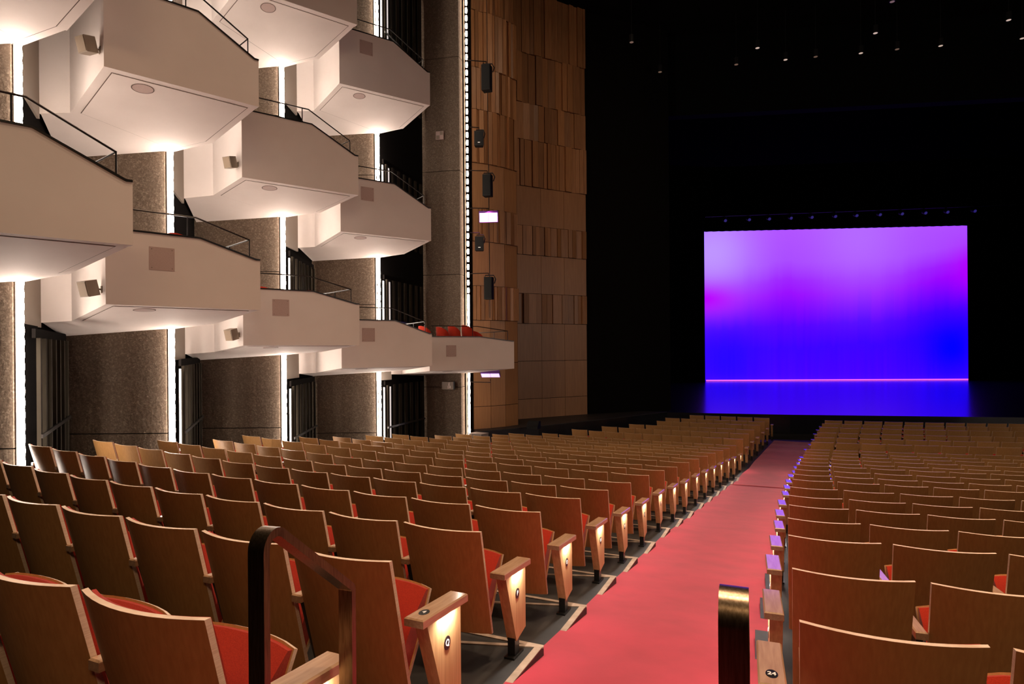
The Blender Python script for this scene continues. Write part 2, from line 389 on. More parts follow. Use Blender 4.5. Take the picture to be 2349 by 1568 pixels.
# ------------------------------------------------------------------ seats
def shell_mesh():
    b = MB(); nu, nv = 10, 4; zt, zb = 0.82, 0.17; th = 0.020
    def P(i, j, front):
        u = -1 + 2 * i / nu; t = j / nv; z = lerp(zb, zt, t); hw = lerp(0.253, W / 2, t)
        y = -0.052 * (1 - u * u) + (zt - z) * 0.245
        return (u * hw, y + (th if front else 0), z)
    for front in (0, 1):
        vs = [P(i, j, front) for j in range(nv + 1) for i in range(nu + 1)]
        fs = [(j * (nu + 1) + i, j * (nu + 1) + i + 1, (j + 1) * (nu + 1) + i + 1, (j + 1) * (nu + 1) + i) for j in range(nv) for i in range(nu)]
        b.add(vs, fs, 0)
    N = (nu + 1) * (nv + 1)
    ring = [i for i in range(nu + 1)] + [j * (nu + 1) + nu for j in range(1, nv + 1)] + [nv * (nu + 1) + i for i in range(nu - 1, -1, -1)] + [j * (nu + 1) for j in range(nv - 1, 0, -1)]
    for a, c in zip(ring, ring[1:] + ring[:1]):
        b.f.append([a, c, c + N, a + N]); b.mi.append(1)
    return b.mesh('backrest', [M['shell'], M['ply']], True)
def cushion_mesh():
    b = MB(); nu, nv = 10, 7; zt, zb = 0.825, 0.30
    vs = []
    for layer in (0, 1):
        for j in range(nv + 1):
            for i in range(nu + 1):
                u = -1 + 2 * i / nu; t = j / nv; z = lerp(zb, zt, t); hw = 0.247
                y0 = -0.052 * (1 - u * u) + (0.82 - z) * 0.245 + 0.021
                edge = (1 - abs(u) ** 6) * (1 - abs(2 * t - 1) ** 8)
                th = 0.014 + 0.042 * max(0, edge) ** 0.5 + 0.012 * math.exp(-((t - 0.35) / 0.2) ** 2) * (1 - u * u)
                vs.append((u * hw, y0 + (th if layer else 0), z - (0.012 if (layer and j == nv) else 0) + (0 if layer else -0.01 * (j == nv))))
    N = (nu + 1) * (nv + 1); fs = []
    for layer in (0, 1):
        fs += [tuple(layer * N + q for q in (j * (nu + 1) + i, j * (nu + 1) + i + 1, (j + 1) * (nu + 1) + i + 1, (j + 1) * (nu + 1) + i)) for j in range(nv) for i in range(nu)]
    ring = [i for i in range(nu + 1)] + [j * (nu + 1) + nu for j in range(1, nv + 1)] + [nv * (nu + 1) + i for i in range(nu - 1, -1, -1)] + [j * (nu + 1) for j in range(nv - 1, 0, -1)]
    for a, c in zip(ring, ring[1:] + ring[:1]): fs.append((a, c, c + N, a + N))
    b.add(vs, fs); return b.mesh('back_cushion', M['red'], True)
def strip_solid(path_a, path_b, hw, sag, nu, name, mats, mi_front=0, mi_edge=0):
    """closed solid between two (y,z) paths, curved across the width"""
    b = MB(); n = len(path_a); vs = []
    for path in (path_a, path_b):
        for (y, z) in path:
            for i in range(nu + 1):
                u = -1 + 2 * i / nu; vs.append((u * hw, y + sag * (u * u), z - abs(sag) * 0.4 * (u ** 4)))
    N = n * (nu + 1); fs = []; mi = []
    for L_ in (0, 1):
        for j in range(n - 1):
            for i in range(nu):
                q = L_ * N + j * (nu + 1) + i; fs.append((q, q + 1, q + nu + 2, q + nu + 1)); mi.append(mi_front)
    ring = [i for i in range(nu + 1)] + [j * (nu + 1) + nu for j in range(1, n)] + [(n - 1) * (nu + 1) + i for i in range(nu - 1, -1, -1)] + [j * (nu + 1) for j in range(n - 2, 0, -1)]
    for a, c in zip(ring, ring[1:] + ring[:1]): fs.append((a, c, c + N, a + N)); mi.append(mi_edge)
    b.add(vs, fs); b.mi = mi
    return b.mesh(name, mats, True)
ME = {}
ME['backrest'] = shell_mesh(); ME['back_cushion'] = cushion_mesh()
ME['seat_pan'] = strip_solid([(0.185, 0.27), (0.27, 0.40), (0.375, 0.60)], [(0.200, 0.262), (0.285, 0.392), (0.390, 0.592)], 0.240, -0.03, 8, 'seat_pan', [M['shell'], M['ply']], 0, 1)
ME['seat_cushion'] = strip_solid([(0.190, 0.27), (0.262, 0.38), (0.345, 0.525), (0.378, 0.590)], [(0.145, 0.33), (0.185, 0.43), (0.262, 0.525), (0.350, 0.598)], 0.233, -0.025, 8, 'seat_cushion', [M['red']])
def arm_mesh(xc, wd, name):
    b = MB(); x0, x1 = xc - wd / 2, xc + wd / 2
    c = 0.006
    poly = [(x0, .05), (x1, .05), (x1, .43), (x0, .43)]
    b.prism_z(poly, 0.536, 0.572 - c)
    b.add([(x0, .05, .572 - c), (x1, .05, .572 - c), (x1, .43, .572 - c), (x0, .43, .572 - c), (x0 + c, .05 + c, .572), (x1 - c, .05 + c, .572), (x1 - c, .43 - c, .572), (x0 + c, .43 - c, .572)],
          [(4, 5, 6, 7), (0, 1, 5, 4), (1, 2, 6, 5), (2, 3, 7, 6), (3, 0, 4, 7)])
    b.v = [(x, y, z + (0.20 - y) * 0.065) for (x, y, z) in b.v]
    return b.mesh(name, M['arm'])
XM = 0.29
for sg, nm in ((1, 'r'), (-1, 'l')):
    ME['arm' + nm] = arm_mesh(sg * XM, 0.052, 'armrest')
    ME['enda' + nm] = arm_mesh(sg * 0.345, 0.094, 'armrest')
    b = MB(); b.prism_x([(0.09, 0.535), (0.40, 0.535), (0.38, 0.33), (0.34, 0.03), (0.40, 0.0), (0.20, 0.0), (0.22, 0.10), (0.15, 0.33)], sg * XM - 0.014, sg * XM + 0.014)
    ME['std' + nm] = b.mesh('arm_standard', M['satin_black'])
    b = MB()
    xo = sorted((sg * 0.300, sg * 0.364))
    b.prism_x([(0.12, 0.535), (0.41, 0.535), (0.41, 0.135), (0.27, 0.10)], xo[0], xo[1])
    ME['panel' + nm] = b.mesh('end_panel', M['panel'])
    b = MB(); xo = sorted((sg * 0.308, sg * 0.356)); b.box(xo[0], xo[1], 0.262, 0.325, 0.0, 0.115); b.box(xo[0] - .01, xo[1] + .01, 0.23, 0.37, 0.0, 0.012)
    ME['foot' + nm] = b.mesh('foot', M['satin_black'])
    b = MB(); b.box(*sorted((sg * 0.370, sg * 0.388)), 0.20, 0.36, 0.530, 0.537)
    ME['lamp' + nm] = b.mesh('lamp', M['lens'])
    b = MB(); b.disc((sg * 0.3665, 0.285, 0.385), (0, 1, 0), (0, 0, 1), 0.026, 0.031, (-sg * 0.004, 0, 0), 20)
    ME['plate' + nm] = b.mesh('row_plate', M['satin_black'])
b = MB(); b.disc((0, 0, 0.5785), (0, 1, 0), (1, 0, 0), 0.030, 0.021, (0, 0, -0.003), 20)
ME['numplate'] = b.mesh('number_plate', M['satin_black'])
def letter_mesh(ch, size):
    cu = bpy.data.curves.new('t', 'FONT'); cu.body = ch; cu.size = size; cu.align_x = 'CENTER'; cu.align_y = 'CENTER'; cu.extrude = 0.0008; cu.resolution_u = 3; cu.offset = 0.0008
    o = bpy.data.objects.new('t', cu); col.objects.link(o)
    dg = bpy.context.evaluated_depsgraph_get(); me = bpy.data.meshes.new_from_object(o.evaluated_get(dg))
    bpy.data.objects.remove(o); me.materials.clear(); me.materials.append(M['white_paint']); me.name = 'letter_' + ch
    return me

seats = []   # (dist key, side, k, i, x, y, az, z, scale)
for k in range(23):
    for i in range(LCOUNT[k]):
        s = W / 2 + i * LP
        x, y, a = rowL(k, s)
        seats.append(dict(side='left', k=k, i=i, x=x, y=y, a=a, z=Zr(-(HT[k] + HS)) + zrise(s), sx=1.0))
for k in range(23):
    p = RP[k]
    for i in range(24):
        s = WR / 2 + i * p
        x, y, a = rowR(k, s)
        if y < 0.7 or px_of(x - 0.3, y) > 2349 + 60: break
        seats.append(dict(side='right', k=k, i=i, x=x, y=y, a=a, z=Zr(-(HT[k] + HS)), sx=p / LP * 0.985))
seats = [s for s in seats if px_of(s['x'] + 0.35, s['y']) > -60 and s['y'] > 0.8]
seats.sort(key=lambda s: s['y'])
LET = 'QPONMLKJIHGFEDCBA'
far = seats[300:]
CNT = {}
for sd in ('left', 'right'):
    for k in range(23): CNT[(sd, k)] = sum(1 for s in seats if s['side'] == sd and s['k'] == k)
def add_seat(s):
    sd, k, i = s['side'], s['k'], s['i']
    nm = 'r' if sd == 'left' else 'l'; sg = 1 if nm == 'r' else -1
    root = empty('theatre_seat', (s['x'], s['y'], s['z']), -s['a']); root.scale = (s['sx'], 1, 1)
    where = 'beside the red aisle' if i == 0 else ORD[i + 1] + ' from the red aisle'
    tag(root, 'wood-backed red seat, %s block, %s row from the camera, %s' % (sd, ORD[k + 1] if sd == 'left' else ORD[k], where), 'seat', 'theatre seats of the %s block' % sd)
    put('backrest', ME['backrest'], root); put('back_cushion', ME['back_cushion'], root)
    pan = put('seat_pan', ME['seat_pan'], root); put('seat_cushion', ME['seat_cushion'], pan)
    if i == 0:
        put('armrest', ME['enda' + nm], root)
        pn = put('end_panel', ME['panel' + nm], root); put('foot', ME['foot' + nm], root)
        if k < 17:
            put('lamp', ME['lamp' + nm], root)
            f = Vector((math.sin(s['a']), math.cos(s['a']), 0)); r = Vector((math.cos(s['a']), -math.sin(s['a']), 0))
            lp = Vector((s['x'], s['y'], s['z'] + 0.526)) + f * 0.28 + r * sg * 0.384 * s['sx']
            area('aisle_lamp', lp, lp + Vector((0, 0, -1)) - r * sg * 0.22, 0.10, 3.0, (1.0, 0.90, 0.80), size_y=0.012)
        if k >= 1 and (sd == 'left' or k > 1):
            put('row_plate', ME['plate' + nm], pn)
            if k <= 17 and k <= 8:
                lm = letter_mesh(LET[k - 1], 0.040)
                put('row_letter', lm, pn, (sg * 0.3668, 0.285, 0.385), (math.pi / 2, 0, math.pi / 2 * sg))
        if k == 1:
            ar = root.children[-1]
            npl = put('number_plate', ME['numplate'], root, (sg * 0.345, 0.13, 0))
            put('seat_number', letter_mesh('4' if sd == 'left' else '24', 0.030), npl, (0, 0, 0.5792), (0, 0, 0))
    else:
        put('armrest', ME['arm' + nm], root); put('arm_standard', ME['std' + nm], root)
    if i == CNT[(sd, k)] - 1 and sd == 'left':
        put('armrest', ME['arml'], root); put('arm_standard', ME['stdl'], root)
for s in seats[:300]: add_seat(s)
# the farthest seats of the block, joined
mb_f = None
if far:
    vs = []; fs = []; mis = []; base = 0
    matlist = [M['shell'], M['ply'], M['red'], M['arm'], M['satin_black'], M['panel']]
    pick = {m_.name: i for i, m_ in enumerate(matlist)}
    for s in far:
        nm = 'r' if s['side'] == 'left' else 'l'
        keys = ['backrest', 'back_cushion', 'seat_pan', 'seat_cushion'] + (['enda' + nm, 'panel' + nm, 'foot' + nm] if s['i'] == 0 else ['arm' + nm, 'std' + nm])
        mt_ = Matrix.Translation((s['x'], s['y'], s['z'])) @ Matrix.Rotation(-s['a'], 4, 'Z') @ Matrix.Diagonal((s['sx'], 1, 1, 1))
        for key in keys:
            me = ME[key]
            vs += [tuple(mt_ @ v.co) for v in me.vertices]
            for p in me.polygons:
                fs.append([q + base for q in p.vertices]); mis.append(pick[me.materials[p.material_index].name])
            base += len(me.vertices)
    me = bpy.data.meshes.new('distant_seats'); me.from_pydata(vs, [], fs); me.update()
    for m_ in matlist: me.materials.append(m_)
    me.polygons.foreach_set('material_index', mis)
    o = put('distant_seats', me)
    tag(o, 'front rows of small wood-backed seats nearest the stage', 'seats', kind='stuff')

# ------------------------------------------------------------------ side wall: concrete, returns, strips
BAY = [
 dict(P1=(-5.40, 5.14), P2=(-3.97, 6.50), P3=(-5.42, 7.58), S=(-6.15, 7.75), C=(-9.6, 7.75), P6=(-7.3, 6.30), P5=(-6.64, 6.27)),
 dict(P1=(-5.20, 7.93), P2=(-3.77, 9.29), P3=(-5.03, 10.44), S=(-5.83, 10.61), C=(-7.76, 10.61), P6=(-6.86, 9.02), P5=(-6.44, 9.06)),
 dict(P1=(-4.87, 11.22), P2=(-3.10, 12.60), P3=(-4.19, 13.58), S=(-5.04, 13.68), C=(-7.00, 13.68), P6=(-6.40, 12.12), P5=(-5.80, 12.06)),
 dict(P1=(-3.80, 13.80), P2=(-1.95, 15.09), P3=(-2.83, 16.30), S=(-3.54, 16.45), C=(-5.30, 16.45), P6=(-5.16, 14.98), P5=(-4.76, 15.00)),
 dict(P1=(-2.20, 16.50), P2=(0.06, 18.00), P3=(-0.96, 19.08), S=(-1.36, 19.15), C=(-2.72, 19.10), P6=(-3.34, 17.10), P5=(-3.06, 17.27)),
]
TIER = {0: [(1.12, 1.03, 0.66, .092, 'lower'), (4.10, 1.1, 0.7, .092, 'upper')],
        1: [(0.614, 0.97, 0.74, .092, 'lower'), (3.66, 1.11, 0.69, .092, 'upper')],
        2: [(0.10, 1.04, 0.83, .092, 'lower'), (3.15, 1.23, 0.79, .092, 'middle'), (6.62, 1.2, 0.8, .16, 'upper')],
        3: [(-0.40, 1.08, 0.78, .092, 'lower'), (2.65, 1.24, 0.785, .092, 'middle'), (5.95, 1.28, 0.79, .092, 'upper')],
        4: [(-0.57, 0.91, 0.79, .092, 'lower')]}
TOPZ = 13.7
JOINT = [[-2.9, -1.2, 2.25, 5.7, 9.1, TOPZ], [-2.9, -1.4, 2.0, 5.4, 8.8, TOPZ], [-3.3, -1.7, 1.75, 5.2, 8.6, TOPZ], [-3.42, -2.2, 1.21, 4.65, 8.1, 11.5, TOPZ], [-3.42, -1.15, 2.29, 5.46, 8.93, 12.4, TOPZ]]
for b_, bay in enumerate(BAY):
    root = empty('wall_left', (0, 0, 0)); tag(root, kind='structure')
    S = Vector(bay['S']); C = Vector(bay['C'])
    Sx = S - Vector((0.10, 0)) if b_ < 4 else Vector((-1.56, 18.87))
    for z0, z1 in zip(JOINT[b_], JOINT[b_][1:]):
        mb = MB()
        if b_ < 4: mb.wall(C, Sx, [(0, Zr(z0) + .008), (1, Zr(z0) + .008), (1, Zr(z1) - .008), (0, Zr(z1) - .008)], 0.10)
        else: mb.prism_z([tuple(C), (-1.56, 18.87), (-1.47, 19.20), (-1.47, 19.6), (-2.72, 19.6)], Zr(z0) + .008, Zr(z1) - .008)
        mb.build('concrete_panel', M['concrete'], root)
    mb = MB(); mb.wall(C, Sx, [(0, Zr(-3.42)), (1, Zr(-3.42)), (1, Zr(TOPZ)), (0, Zr(TOPZ))], 0.06)
    o = mb.build('wall_backing', M['dark'], root); o.location = (0, 0.05, 0)
    # recess behind the strip
    if b_ < 4:
        nb_ = BAY[b_ + 1]; C2 = Vector(nb_['C']); Q = Vector(nb_['P6'])
        d = (C2 - S)
        ret = empty('wall_left', (0, 0, 0)); tag(ret, kind='structure')
        mb = MB(); mb.wall(S + Vector((-0.12, 0.10)), C2 + d * 0.05, [(0, Zr(-3.42)), (1, Zr(-3.42)), (1, Zr(TOPZ)), (0, Zr(TOPZ))], 0.12)
        mb.build('dark_return', M['dark'], ret)
        F0 = S + Vector((-0.09, 0.16)); F1 = F0 + Vector((-0.88, 2.86)).normalized() * 0.42
        mb = MB(); mb.wall(F0, F1, [(0, Zr(-3.42)), (1, Zr(-3.42)), (1, Zr(TIER[b_ + 1][0][0] - .26)), (0, Zr(TIER[b_ + 1][0][0] - .24))], 0.03)  # fin added to keep the strip's light out of the recess
        mb.build('shade_fin', M['dark'], ret)
        # plaster pier between strip and each balcony box, its shade put into the colour
        for (zs, fl, en, sl, nm_) in TIER[b_ + 1]:
            mb = MB(); mb.wall(S + Vector((-0.10, 0.12)), Q + (Q - S).normalized() * 0.02, [(0, Zr(zs - .25)), (1, Zr(zs - .25)), (1, Zr(zs + fl)), (0, Zr(zs + fl))], 0.04)
            mb.build('plaster_pier', M['pier'], ret)
# light strips
SPEC = [(-1.9, 4.2, .15), (-2.2, 7.6, .19), (-2.6, 8.6, .20), (-2.9, 10.9, .22), (-3.1, 12.6, .24)]
posn = ['nearest, at the far left edge', 'second from the left', 'third from the left', 'fourth from the left', 'farthest, beside the wood wall']
b = MB()
seg = 8
for j in range(1, 5):
    pass
bb = MB()
def bulb_mesh(mat):
    b_ = MB(); prof = [(-.5, .006), (-.498, .043), (-.36, .045), (-.15, .051), (.15, .051), (.36, .045), (.498, .043), (.5, .006)]; n_ = 10
    vs = [(r * math.cos(2 * math.pi * k / n_), r * math.sin(2 * math.pi * k / n_), z) for z, r in prof for k in range(n_)]
    b_.add(vs, [(j * n_ + k, j * n_ + (k + 1) % n_, (j + 1) * n_ + (k + 1) % n_, (j + 1) * n_ + k) for j in range(len(prof) - 1) for k in range(n_)])
    return b_.mesh('bulb', mat, True)
bulb_me = bulb_mesh(M['bulb']); bulb_dim = bulb_mesh(M['bulb_dim'])
for i, bay in enumerate(BAY):
    S = bay['S']; z0, z1, sp = SPEC[i]
    root = empty('light_strip', (S[0] - 0.02, S[1], Zr(z0)))
    tag(root, 'glowing vertical strip of bare bulbs on the concrete wall, %s' % posn[i], 'light strip', 'vertical bulb strips between the bays')
    mb = MB(); mb.box(-0.045, -0.02, 0.0, 0.03, 0, z1 - z0)
    mb.build('channel', M['channel'], root)
    n_ = int((z1 - z0) / sp)
    for k in range(n_):
        bo = put('bulb', bulb_me if i < 4 else bulb_dim, root, (0.045, -0.03, (k + 0.5) * sp)); bo.scale = (.76, .76, sp * 0.985) if i < 4 else ((.72, .72, sp * 0.985) if (z0 + k * sp) < 1.5 else (.68, .68, sp * 0.66))

# ------------------------------------------------------------------ balcony boxes
def inset(poly, d):
    n = len(poly); out = []
    for i in range(n):
        p0, p1, p2 = Vector(poly[i - 1]), Vector(poly[i]), Vector(poly[(i + 1) % n])
        d1 = (p1 - p0).normalized(); d2 = (p2 - p1).normalized()
        n1 = Vector((-d1.y, d1.x)); n2 = Vector((-d2.y, d2.x))
        bis = (n1 + n2); L_ = bis.length
        bis.normalize(); k = d / max(0.3, bis.dot(n1)); out.append(tuple(p1 + bis * k))
    return out
GR = {(1, 0): .33, (2, 0): .30, (3, 0): .28, (4, 0): .24, (3, 1): .28, (3, 2): .28}
for b_, tl in TIER.items():
    bay = BAY[b_]
    for ti, (zs, fl, en, sl, tname) in enumerate(tl):
        P1, P2, P3, S, C, P6, P5 = [Vector(bay[k]) for k in ('P1', 'P2', 'P3', 'S', 'C', 'P6', 'P5')]
        root = empty('balcony_box', (0, 0, 0))
        tag(root, 'white angular balcony box with sloping parapet, %s tier, %s bay from the left' % (tname, ORD[b_ + 1]), 'balcony', 'balcony boxes along the side wall')
        d12 = (P2 - P1).normalized(); nin = Vector((-d12.y, d12.x))
        def sz(p): return Zr(zs - sl * max(0.0, (Vector(p) - P1).dot(nin)))
        plan = [P1, P2, P3, S + Vector((0.0, 0.08)), C + Vector((0, 0.08)), P6, P5]
        plan = [tuple(p) for p in plan]
        pl2 = inset(plan, 0.015); mb = MB(); mb.prism_z(pl2, [sz(p) + .001 for p in pl2], Zr(zs + 0.22)); mb.build('floor_slab', M['plaster'], root)
        # soffit panel and its shadow joint
        ip = inset([plan[0], plan[1], plan[2], plan[3], plan[6]], 0.11); ip2 = inset([plan[0], plan[1], plan[2], plan[3], plan[6]], 0.122)
        mb = MB(); nn = len(ip)
        mb.add([(p[0], p[1], sz(p) - .0015) for p in ip] + [(p[0], p[1], sz(p) - .0015) for p in ip2], [(i, (i + 1) % nn, nn + (i + 1) % nn, nn + i) for i in range(nn)])
        mb.build('soffit_joint', M['groove'], root)
        mb = MB(); mb.prism_z(ip2, [sz(p) - .006 for p in ip2], [sz(p) + .002 for p in ip2]); mb.build('soffit_panel', M['plaster'], root)
        # parapets
        zt = Zr(zs + fl); ze = Zr(zs + en)
        mb = MB(); mb.wall(P1, P2, [(0, sz(P1)), (1, sz(P2)), (1, ze), (0.97, ze - 0.004), (0.575, zt), (0, zt)], 0.12); mb.build('front_parapet', M['plaster'], root)
        mb = MB(); mb.wall(P5, P1, [(0, sz(P5)), (1, sz(P1)), (1, zt - .001), (0, zt - .001)], 0.10); mb.wall(P6, P5, [(0, sz(P6)), (1, sz(P5)), (1, zt - .002), (0, zt - .002)], 0.10)
        mb.build('side_parapet', M['plaster'], root)
        P2b = P2 + (P3 - P2) * 0.03 + (P1 - P2).normalized() * 0.004; mb = MB(); mb.wall(P2b, P3, [(0, sz(P2)), (1, sz(P3)), (1, ze - .001), (0, ze - .001)], 0.10); mb.build('far_parapet', M['plaster'], root)
        # black capping along the top edge
        mb = MB()
        mb.wall(P1 - nin * 0.012, P2 - nin * 0.012, [(0, zt), (0.575, zt), (0.965, ze), (1.0, ze), (1.0, ze + .022), (0.97, ze + .022), (0.575, zt + .022), (0, zt + .022)], 0.145)
        mb.build('capping', M['satin_black'], root)
        # railing
        K = P1 + (P2 - P1) * 0.575
        rt = 0.30
        ii = nin * 0.05
        pA = P1 + (P2 - P1) * 0.03 + ii; pK = P1 + (P2 - P1) * 0.555 + ii; pE = P1 + (P2 - P1) * 0.93 + ii; pF = pE + (P3 - P2) * 0.55; pG = pE + (P3 - P2) * 0.85
        mb = MB(); r_ = 0.012
        mb.tube([(*pA, zt + rt), (*pK, zt + rt), (*pE, ze + rt), (*pF, ze + rt - .02), (*pG, ze + rt - .02)], r_)
        rail = mb.build('railing', M['rail'], root, smooth=True)
        for (pp, zlo, zhi) in ((P1 + (P2 - P1) * 0.50 + ii, zt, zt + rt), (pE, ze, ze + rt), (pE + (P3 - P2) * 0.40, ze, ze + rt - .015)):
            mb = MB(); mb.tube([(*pp, zlo), (*pp, zhi)], 0.009); mb.build('post', M['rail'], rail)
        # round recessed fitting in the soffit
        cc = P1 + (P2 - P1) * 0.26 + nin * 0.33
        mb = MB(); rr = 0.135
        mb.disc((cc.x, cc.y, sz(cc) - .010), (d12.x, d12.y, 0), (nin.x, nin.y, -sl), rr, rr, (0, 0, .02), 28); mb.build('round_fitting', M['grille'], root, smooth=True)
        mb = MB(); seg_ = 28
        ring = [(cc.x + q * math.cos(2 * math.pi * k / seg_), cc.y + q * math.sin(2 * math.pi * k / seg_), sz((cc.x + q * math.cos(2 * math.pi * k / seg_), cc.y + q * math.sin(2 * math.pi * k / seg_))) - .0115) for q in (rr - .008, rr + .004) for k in range(seg_)]
        mb.add(ring, [(k, (k + 1) % seg_, seg_ + (k + 1) % seg_, seg_ + k) for k in range(seg_)]); mb.build('fitting_rim', M['groove'], root)
        if (b_, ti) in GR:
            t0 = GR[(b_, ti)]; Lf = (P2 - P1).length; hw = 0.155 / Lf; zc = zs + fl - 0.33
            if b_ == 4: zc = zs + fl - 0.38
            if ti > 0: zc = zs + fl - 0.32
            o0 = -nin * 0.0
            mb = MB(); mb.wall(P1 - nin * .004, P2 - nin * .004, [(t0 - hw, Zr(zc - .155)), (t0 + hw, Zr(zc - .155)), (t0 + hw, Zr(zc + .155)), (t0 - hw, Zr(zc + .155))], 0.02)
            g = mb.build('grille_panel', M['grille'], root)
            for su in (-.8, .8):
                for sv in (-.125, .125):
                    mb = MB(); q = P1 + (P2 - P1) * (t0 + hw * su * 1.0) - nin * .005
                    mb.disc((q.x, q.y, Zr(zc + sv)), (d12.x, d12.y, 0), (0, 0, 1), .008, .008, (nin.x * .006, nin.y * .006, 0), 8); mb.build('screw', M['beige'], g)
# small beige wall speakers on the sides of boxes
for (b_, ti, zz, txt) in ((1, 1, 4.05, 'upper box of the second bay'), (1, 0, 0.80, 'lower box of the second bay'), (2, 1, 3.30, 'middle box of the third bay'), (2, 0, 0.27, 'lower box of the third bay')):
    bay = BAY[b_]; P1 = Vector(bay['P1']); P5 = Vector(bay['P5']); zs = TIER[b_][ti][0]
    d = (P5 - P1).normalized(); nout = Vector((-d.y, d.x)) * 1.0
    if nout.x > 0: nout = -nout
    q = P1 + d * 0.16; z = Zr(zs + (0.26 if ti else 0.20))
    root = empty('wall_speaker', (q.x, q.y, z)); tag(root, 'small beige box speaker on a swivel bracket, on the %s' % txt, 'speaker', 'small wall speakers on balcony sides')
    root.rotation_euler = (0, 0, math.atan2(nout.y, nout.x))
    mb = MB(); mb.box(0.0, 0.008, -0.03, 0.03, -0.045, 0.045); mb.build('mounting_plate', M['beige'], root)
    mb = MB(); mb.tube([(0.005, 0, 0), (0.06, 0, 0.0), (0.10, 0, 0.01)], 0.012, 8); mb.build('bracket_arm', M['beige'], root)
    mb = MB(); mb.box(0.0, 0.15, -0.085, 0.085, -0.10, 0.10); o = mb.build('cabinet', M['beige'], root); o.location = (0.085, 0, 0.02); o.rotation_euler = (0, math.radians(14), math.radians(20))
    mb = MB(); mb.box(0.15, 0.156, -0.075, 0.075, -0.09, 0.09); mb.build('grille', simple('beige_grille', (0.30, 0.22, 0.15), 0.7), o)

# slatted screens on the returns
def screen(b_, zf, h, label, gap=True):
    S = Vector(BAY[b_]['S']); C2 = Vector(BAY[b_ + 1]['C']); d = C2 - S; L_ = d.length; d.normalize()
    out = Vector((d.y, -d.x))                 # into the hall
    base = S + out * 0.03 + Vector((0.02, 0.06))
    root = empty('slatted_screen', (base.x, base.y, Zr(zf)), math.atan2(d.y, d.x)); tag(root, label, 'door screen', 'slatted screens in the wall recesses')
    mb = MB(); mb.box(0.12, L_ - .3, -0.05, -0.01, h, h + 0.12); mb.build('header', M['dark'], root)
    n_ = 7
    for k in range(n_):
        x0 = 0.24 + (L_ - 0.66) * k / (n_ - 1)
        mb = MB(); mb.box(x0 - .05, x0 + .05, -0.09, -0.045, 0.0, h); mb.build('slat', M['slat'], root)
    mb = MB(); mb.box(0.16, L_ - .3, -0.115, -0.09, h * .42, h * .42 + .05); mb.build('push_bar', M['satin_black'], root)
    if gap:
        mb = MB(); mb.box(0.07, 0.115, -0.05, -0.02, 0.55, h - .05); mb.build('lit_gap', M['lobby'], root)
        if b_ == 3:
            mb = MB(); mb.box(0.36, 0.44, -0.05, -0.02, 0.3, h - .05); mb.build('lit_gap', M['lobby'], root)
screen(0, -2.05, 2.24, 'dark slatted door screen under the lowest balcony, nearest the camera', False)
screen(1, -2.3, 2.05, 'dark slatted door screen at stalls level in the second recess')
screen(2, -2.85, 2.05, 'dark slatted door screen at stalls level in the third recess')
screen(2, 0.12, 2.0, 'slatted screen behind the lower balcony box of the third bay')
screen(3, -2.95, 2.0, 'dark slatted door screen at stalls level in the fourth recess, nearest the stage')
screen(3, -0.10, 2.0, 'slatted screen above the lower box in the fourth recess')
screen(3, 2.9, 2.1, 'slatted screen behind the middle box of the fourth bay')
screen(3, 7.0, 3.6, 'tall slatted screen at the top of the fourth recess')
# narrow lit opening beside the nearest strip
S = Vector(BAY[0]['S']); C2 = Vector(BAY[1]['C']); d = (C2 - S); 
root = empty('door_1', (0, 0, 0)); tag(root, kind='structure')
q0 = S + d * 0.13; q1 = S + d * 0.24; out = Vector((d.y, -d.x)).normalized() * 0.045
mb = MB(); mb.wall(q1 + out, q0 + out, [(0, Zr(-1.02)), (1, Zr(-1.02)), (1, Zr(0.13)), (0, Zr(0.13))], -0.02); mb.build('lit_opening', M['lobby'], root)
mb = MB(); mb.wall(q1 + out, q0 + out, [(0, Zr(-2.0)), (1, Zr(-2.0)), (1, Zr(-1.02)), (0, Zr(-1.02))], -0.02); mb.build('opening_base', M['lobby_low'], root)

# red tub chairs in the boxes
def tub_mesh():
    bm_ = MB(); n_ = 14; vs = []
    for rr, inner in ((0.26, 0), (0.20, 1)):
        for j in range(5):
            t = j / 4
            for i in range(n_ + 1):
                a = math.radians(-20 + 220 * i / n_); hh = (0.42 + 0.40 * math.sin(max(0, min(1, (i / n_))) * math.pi) ** 0.35)
                z = lerp(0.12, hh, t); k = 0.88 + 0.16 * t
                vs.append((math.cos(a) * rr * k, -math.sin(a) * rr * k, z))
    N = 5 * (n_ + 1); fs = []
    for L_ in (0, 1):
        for j in range(4):
            for i in range(n_): q = L_ * N + j * (n_ + 1) + i; fs.append((q, q + 1, q + n_ + 2, q + n_ + 1))
    ring = [i for i in range(n_ + 1)] + [j * (n_ + 1) + n_ for j in range(1, 5)] + [4 * (n_ + 1) + i for i in range(n_ - 1, -1, -1)] + [j * (n_ + 1) for j in range(3, 0, -1)]
    for a, c in zip(ring, ring[1:] + ring[:1]): fs.append((a, c, c + N, a + N))
    bm_.add(vs, fs); return bm_.mesh('backrest', M['red'], True)
tub = tub_mesh()
b = MB(); b.prism_z([(0.19 * math.cos(2 * math.pi * k / 16), 0.19 * math.sin(2 * math.pi * k / 16)) for k in range(16)], 0.38, 0.46); tub_seat = b.mesh('seat', M['red'], True)
b = MB(); b.tube([(0, 0, 0), (0, 0, 0.39)], 0.035, 10); b.tube([(0, 0, 0), (0, 0, 0.02)], 0.16, 14); tub_base = b.mesh('pedestal', M['satin_black'], smooth=True)
def tub_chair(x, y, zf, rz, label):
    root = empty('tub_chair', (x, y, Zr(zf)), rz); root.scale = (.80, .80, 1.0); tag(root, label, 'chair', 'red tub chairs in the balcony boxes')
    put('backrest', tub, root); put('seat', tub_seat, root); put('pedestal', tub_base, root)
